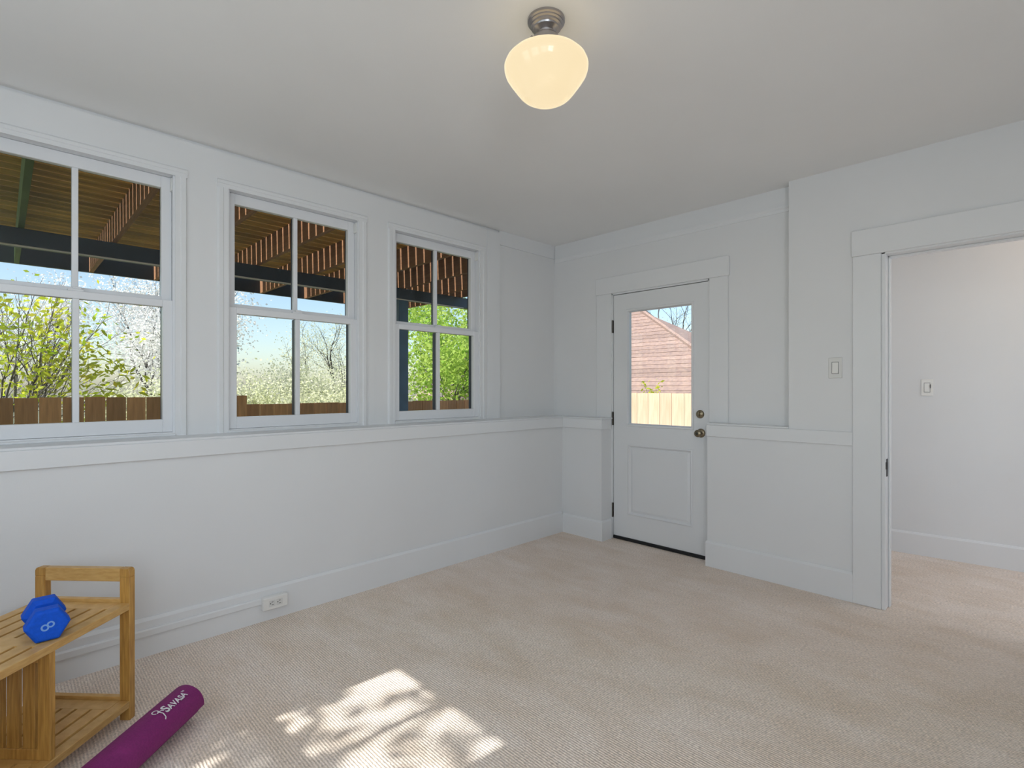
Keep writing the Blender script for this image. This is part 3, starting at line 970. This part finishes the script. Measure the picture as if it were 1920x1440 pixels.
# long fence beyond the deck
FX = -6.30
e = empty('garden_fence', (FX, 2.0, GZ))
tag(e, 'brown cedar board fence beyond the deck outside the three windows', 'fence')
ystep = on_x(459, 742, FX).y
m = MB(); m.box(FX - 0.02, FX, 0, 0.152, GZ, 1.184)
tall = m.build('board', M['fence'], e)
m = MB(); m.box(FX - 0.02, FX, 0, 0.152, GZ, 1.088)
low = m.build('board', M['fence'], e)
pit = 0.160
y = ystep - 0.12
ft_, fl_ = True, True
rng = random.Random(4)
tall.location.y += y - pit
yy = y - 2 * pit
while yy > -1.4:
    like(tall, e, (0, yy - (y - pit), rng.uniform(-0.004, 0.004))); yy -= pit
yy = ystep + 0.01
low.location.y += yy
y_first = yy
yy += pit
while yy < 7.0:
    like(low, e, (0, yy - y_first, rng.uniform(-0.004, 0.004))); yy += pit
m = MB(); m.box(FX - 0.02, FX + 0.07, ystep - 0.115, ystep, GZ, 1.19); m.build('fence_post', M['fence'], e)
m = MB(); m.box(FX - 0.06, FX - 0.021, -1.5, 7.0, 0.75, 0.84); m.build('fence_rail', M['fence'], e)
m = MB(); m.box(FX - 0.06, FX - 0.021, -1.5, 7.0, 0.0, 0.09); m.build('fence_rail', M['fence'], e)

# fence seen through the glazed door
FY = 6.9
e = empty('garden_fence', (-3.2, FY, GZ))
tag(e, 'sunlit pale cedar board fence seen through the glass of the door', 'fence')
m = MB(); m.box(0, 0.186, FY, FY + 0.02, GZ, 1.20)
b0 = m.build('board', M['fence2'], e)
x0 = -6.2
b0.location.x += x0
for k in range(1, 22):
    like(b0, e, (k * 0.191, 0, rng.uniform(-0.003, 0.003)))
m = MB(); m.box(-6.2, -2.0, FY + 0.021, FY + 0.06, 0.8, 0.89); m.build('fence_rail', M['fence2'], e)

# ------------------------------------------------------------------ neighbour's house
e = empty('neighbour_house', (-9.5, 14.5, GZ - 2))
tag(e, 'neighbouring house with brown shingled hip roof beyond the pale fence', 'house')
RY0, RZ0, RY1, RZ1 = 12.0, 0.85, 15.5, 3.90
xr = on_y(1203, 586, RY1).x
xe = xr + (RY1 - RY0) * 1.56
m = MB(); m.box(-18, xe - 0.3, RY0 + 0.4, 19, GZ - 2, RZ0); m.build('wall', M['stucco'], e)
m = MB()
m.add([(-18, RY0, RZ0), (xe, RY0, RZ0), (xr, RY1, RZ1), (-18, RY1, RZ1), (xe, 19, RZ0), (-18, 19, RZ0)],
      [(0, 1, 2, 3), (1, 4, 2), (4, 5, 3, 2)])
rf = m.build('roof', M['shingle'], e)
nc = 25
for k in range(nc):
    t0, t1 = k / nc, min(1.0, (k + 1.12) / nc)
    def rp(t, x, up): return Vector((x, RY0 + (RY1 - RY0) * t - up * 0.66, RZ0 + (RZ1 - RZ0) * t + up * 0.75))
    xa, xb = xe + (xr - xe) * t0, xe + (xr - xe) * t1
    m = MB(); m.add([rp(t0, -16, 0.0), rp(t0, xa, 0.0), rp(t0, xa, 0.018), rp(t0, -16, 0.018), rp(t1, -16, 0.004), rp(t1, xb, 0.004)],
                    [(0, 1, 2, 3), (3, 2, 5, 4)])
    m.build('shingle_course', M['shingle'], rf, fix=False)
m = MB(); m.tube([(xe, RY0, RZ0 + 0.03), (xr, RY1, RZ1 + 0.03)], [0.07, 0.07], 6); m.build('hip_cap', M['shingle'], rf)

# ------------------------------------------------------------------ trees and shrubs
def leaf_quads(m, pts, size, rng, up=0.0, asp=0.45):
    vs, fs = [], []
    for p in pts:
        d = Vector((rng.gauss(0, 1), rng.gauss(0, 1), rng.gauss(0, 0.7) + up)).normalized()
        s = d.cross(Vector((rng.gauss(0, 1), rng.gauss(0, 1), rng.gauss(0, 1)))).normalized()
        L = size * rng.uniform(0.65, 1.25)
        n = len(vs)
        vs += [p, p + d * L * 0.5 + s * L * asp * 0.5, p + d * L, p + d * L * 0.5 - s * L * asp * 0.5]
        fs.append((n, n + 1, n + 2, n + 3))
    m.add(vs, fs)

def grow(base, height, seed, lean=(0, 0, 1), r0=0.09, levels=4, split=3, spread=0.55, ratio=0.68, first=0.32, trop=0.05, stems=1):
    """branch skeleton -> (list of (points, radii)), list of twig points"""
    rng = random.Random(seed)
    segs, tips = [], []
    def br(p, d, L, r, lv):
        pts, rads = [p.copy()], [r]
        n = 4
        for i in range(n):
            d = (d + Vector((rng.gauss(0, .13), rng.gauss(0, .13), rng.gauss(0, .08) + trop))).normalized()
            p = p + d * (L / n)
            pts.append(p.copy()); rads.append(r * (1 - 0.42 * (i + 1) / n))
            if lv >= levels - 1: tips.append((p.copy(), d.copy()))
            if lv < levels and (lv > 0 or i >= 2) and i >= 1:
                for _ in range(1 if lv else split - 1):
                    if rng.random() < 0.85:
                        s = Vector((rng.gauss(0, 1), rng.gauss(0, 1), rng.gauss(0, .5)))
                        s = (s - d * s.dot(d)).normalized()
                        br(p, (d + s * rng.uniform(spread * .7, spread * 1.5)).normalized(), L * ratio * rng.uniform(.75, 1.1), rads[-1] * 0.62, lv + 1)
        segs.append((pts, rads))
        if lv < levels: br(p, d, L * ratio, rads[-1] * 0.9, lv + 1)
    for s in range(stems):
        d = Vector(lean) + (Vector((rng.gauss(0, .35), rng.gauss(0, .35), 0)) if stems > 1 else Vector())
        br(Vector(base), d.normalized(), height * first, r0, 0)
    return segs, tips

def tree(name, label, base, height, seed, bark, leafmat, nleaf, lsize, cat='tree', jitter=0.18, group=None, big=0, seg=5, asp=0.45, clear=None, **kw):
    e = empty(name, base)
    tag(e, label, cat, group)
    segs, tips = grow(base, height, seed, **kw)
    if clear is not None:             # trimmed back from the house wall at y = clear
        segs = [sg for sg in segs if max(p.y for p in sg[0]) < clear]
        tips = [t for t in tips if t[0].y < clear - 0.15]
    m = MB()
    for pts, rads in segs: m.tube(pts, rads, seg if rads[0] > 0.02 else 3)
    m.build('branches', bark, e, fix=False)
    rng = random.Random(seed + 99)
    if nleaf and tips:
        pts = []
        for i in range(nleaf):
            p, d = tips[rng.randrange(len(tips))]
            p = p + Vector((rng.gauss(0, jitter), rng.gauss(0, jitter), rng.gauss(0, jitter)))
            if clear is None or p.y < clear - 0.15: pts.append(p)
        m = MB(); leaf_quads(m, pts, lsize, rng, asp=asp)
        f = m.build('foliage', leafmat, e, fix=False)
        f['kind'] = 'stuff'
    return e, tips

# yellow-green laurel just outside the deck, left of the first window
sb = on_x(5, 729, -8.7)
e, tips = tree('laurel_shrub', 'yellow-green leafy shrub over the fence in the nearest window', (sb.x, sb.y, GZ), 3.5, 21, M['bark_l'], M['leaf_y'], 1700, 0.09, cat='shrub', jitter=0.13, r0=0.03, levels=3, split=3, spread=0.5, ratio=0.66, first=0.36, stems=8)
# its nearest leaves one by one
rng = random.Random(77)
lm = MB(); L = 0.105
lm.add([(0, 0, 0), (L * .3, L * .17, .004), (L * .65, L * .16, .002), (L, 0, -.01), (L * .65, -L * .16, .002), (L * .3, -L * .17, .004), (L * .33, 0, -.006), (L * .66, 0, -.008)],
       [(0, 6, 1), (1, 6, 7, 2), (2, 7, 3), (0, 5, 6), (5, 4, 7, 6), (4, 3, 7)])
leaf0 = None
front = sorted(tips, key=lambda t: -t[0].x)[:140]
for k in range(260):
    p, d = front[rng.randrange(len(front))]
    p = p + Vector((rng.uniform(-.05, .18), rng.gauss(0, .13), rng.gauss(0, .13)))
    if leaf0 is None:
        lm2 = MB(); lm2.v = [v + ORG[e] for v in lm.v]; lm2.f = lm.f; lm2.sm = lm.sm
        leaf0 = lm2.build('leaf', M['leaf_y'], e, fix=False)
        o = leaf0
    else:
        o = leaf0.copy(); COL.objects.link(o); o.parent = e
    o.location = p - ORG[e]
    o.rotation_euler = (rng.uniform(-.8, .8), rng.uniform(-1.0, .5), rng.uniform(0, 6.28))
    s = rng.uniform(.75, 1.2); o.scale = (s, s, s)

# white blossom trees behind
for i, (px, d, hgt, sd) in enumerate(((70, 12.5, 6.5, 5), (205, 10.8, 6.2, 8), (300, 13.5, 6.5, 14))):
    b = at(px, 729, d)
    tree('blossom_tree', ('white blossom tree behind the yellow-green shrub', 'white blossom tree with dark upright branches in the nearest window', 'white blossom tree at the right edge of the nearest window')[i],
         (b.x, b.y, GZ - 0.8), hgt, sd, M['bark'], M['blossom'], 9500, 0.055, jitter=0.26, asp=0.8, group='white blossom trees', r0=0.085, levels=4, split=3, spread=0.42, ratio=0.66, first=0.34, trop=0.06)
# pale spring trees and bushes in the middle window
b = at(598, 729, 14.5)
tree('budding_tree', 'bare budding tree with rounded crown in the middle window', (b.x, b.y, GZ - 1.0), 5.6, 31, M['bark'], M['bud'], 7000, 0.04, jitter=0.14, asp=0.7, r0=0.10, levels=5, split=3, spread=0.62, ratio=0.66, first=0.33, trop=0.02)
b = at(500, 729, 13.5)
tree('budding_tree', 'low budding tree at the left of the middle window', (b.x, b.y, GZ - 1.4), 4.2, 37, M['bark'], M['bud'], 3600, 0.05, jitter=0.18, asp=0.7, r0=0.07, levels=4, split=3, spread=0.6, ratio=0.66, first=0.33, trop=0.02)
for i, (px, d, hgt, sd) in enumerate(((455, 9.6, 2.75, 41), (545, 12.0, 3.3, 43), (650, 10.2, 3.0, 47), (285, 9.4, 2.6, 57))):
    b = at(px, 729, d)
    tree('spring_bush', ('pale yellow-green bush at the left of the middle window', 'pale bush below the muntin of the middle window', 'pale bush at the right of the middle window', 'pale bush below the blossom in the nearest window')[i],
         (b.x, b.y, GZ - 0.4), hgt, sd, M['bark_l'], M['bud'], 12000, 0.055, cat='bush', jitter=0.26, asp=0.7, group='pale spring bushes', r0=0.03, levels=3, split=3, spread=0.6, ratio=0.66, first=0.33, stems=5)
# blue-grey conifer cut by the left edge of the middle window
b = at(410, 729, 19.0)
e = empty('conifer', (b.x, b.y, GZ - 1.5))
tag(e, 'blue-grey conifer at the left edge of the middle window', 'tree')
m = MB(); m.tube([(b.x, b.y, GZ - 1.5), (b.x, b.y, 6.6)], [0.16, 0.03], 6); m.build('trunk', M['bark'], e, fix=False)
rng = random.Random(5)
pts = []
mm = MB()
for k in range(60):
    z = GZ - 0.5 + 6.9 * k / 60
    rr = 1.3 * (1 - k / 66)
    a = k * 2.4
    tip = Vector((b.x + rr * math.cos(a), b.y + rr * math.sin(a), z - 0.12))
    mm.tube([(b.x, b.y, z), tip], [0.018, 0.004], 3)
    for q in range(34):
        t = rng.uniform(.25, 1.05)
        pts.append(Vector((b.x, b.y, z)).lerp(tip, t) + Vector((rng.gauss(0, .05), rng.gauss(0, .05), rng.gauss(0, .035))))
mm.build('branches', M['bark'], e, fix=False)
m = MB(); leaf_quads(m, pts, 0.13, rng, asp=0.22); m.build('foliage', M['needle'], e, fix=False)['kind'] = 'stuff'
# bright green trees in the corner window
for i, (px, d, hgt, sd) in enumerate(((800, 11.3, 6.9, 71), (890, 16.5, 10.4, 73))):
    b = at(px, 729, d)
    tree('green_tree', ('bright green tree beside the blue post in the corner window', 'bright green tree at the right of the corner window')[i],
         (b.x, b.y, GZ - 0.6), hgt, sd, M['bark_l'], M['leaf_g'], 9000, 0.11, jitter=0.30, asp=0.6, group='bright green trees', r0=0.09, levels=4, split=3, spread=0.62, ratio=0.68, first=0.24, trop=0.01)
# bare tree behind the neighbour's roof
b = at(1268, 729, 24.0)
tree('bare_tree', 'bare tree above the hip of the brown roof', (b.x, b.y, GZ - 1.0), 9.0, 91, M['bark'], M['bud'], 500, 0.08, jitter=0.2, r0=0.16, levels=4, split=3, spread=0.6, ratio=0.68, first=0.33, trop=0.03)
# small green shoots over the pale fence
b = on_y(1238, 735, 7.45)
tree('young_shrub', 'small green shoots just above the pale fence behind the door glass', (b.x, b.y, GZ), 1.75, 95, M['bark_l'], M['leaf_y'], 260, 0.07, cat='shrub', jitter=0.05, r0=0.012, levels=2, split=3, spread=0.25, ratio=0.5, first=0.55, trop=0.1, stems=1)
# tree south of the house that dapples the sun at the first near window
tree('overhanging_tree', 'leafy tree behind the house shading the near windows', (-2.3, -5.4, GZ), 7.4, 17, M['bark'], M['leaf_g'], 3900, 0.13, clear=-1.6, jitter=0.35, asp=0.6, r0=0.11, levels=4, split=3, spread=0.6, ratio=0.68, first=0.34, trop=0.02)
e = empty('sun_block_hedge', (-2.05, -2.75, GZ))  # unseen hedge added to block the sun at the lower sash
tag(e, 'tall clipped hedge added out of view to block sun at the first near window', 'hedge')
rng = random.Random(12)
m = MB(); pts = []
for k in range(9):
    x = -2.8 + 0.19 * k
    z, p = GZ, [Vector((x, -2.75 + rng.uniform(-.08, .08), GZ))]
    while z < 2.9:
        z += 0.5
        p.append(Vector((x + rng.gauss(0, .05), -2.75 + rng.gauss(0, .05), z)))
    m.tube(p, [0.022 - 0.015 * i / (len(p) - 1) for i in range(len(p))], 5)
m.build('stems', M['bark_l'], e, fix=False)
for k in range(9000):
    pts.append(Vector((rng.uniform(-2.95, -1.15), -2.75 + rng.uniform(-.3, .3), rng.uniform(0.0, 3.36) + rng.gauss(0, .03))))
m = MB(); leaf_quads(m, pts, 0.09, rng, asp=0.6)
m.build('foliage', M['leaf_g'], e, fix=False)['kind'] = 'stuff'
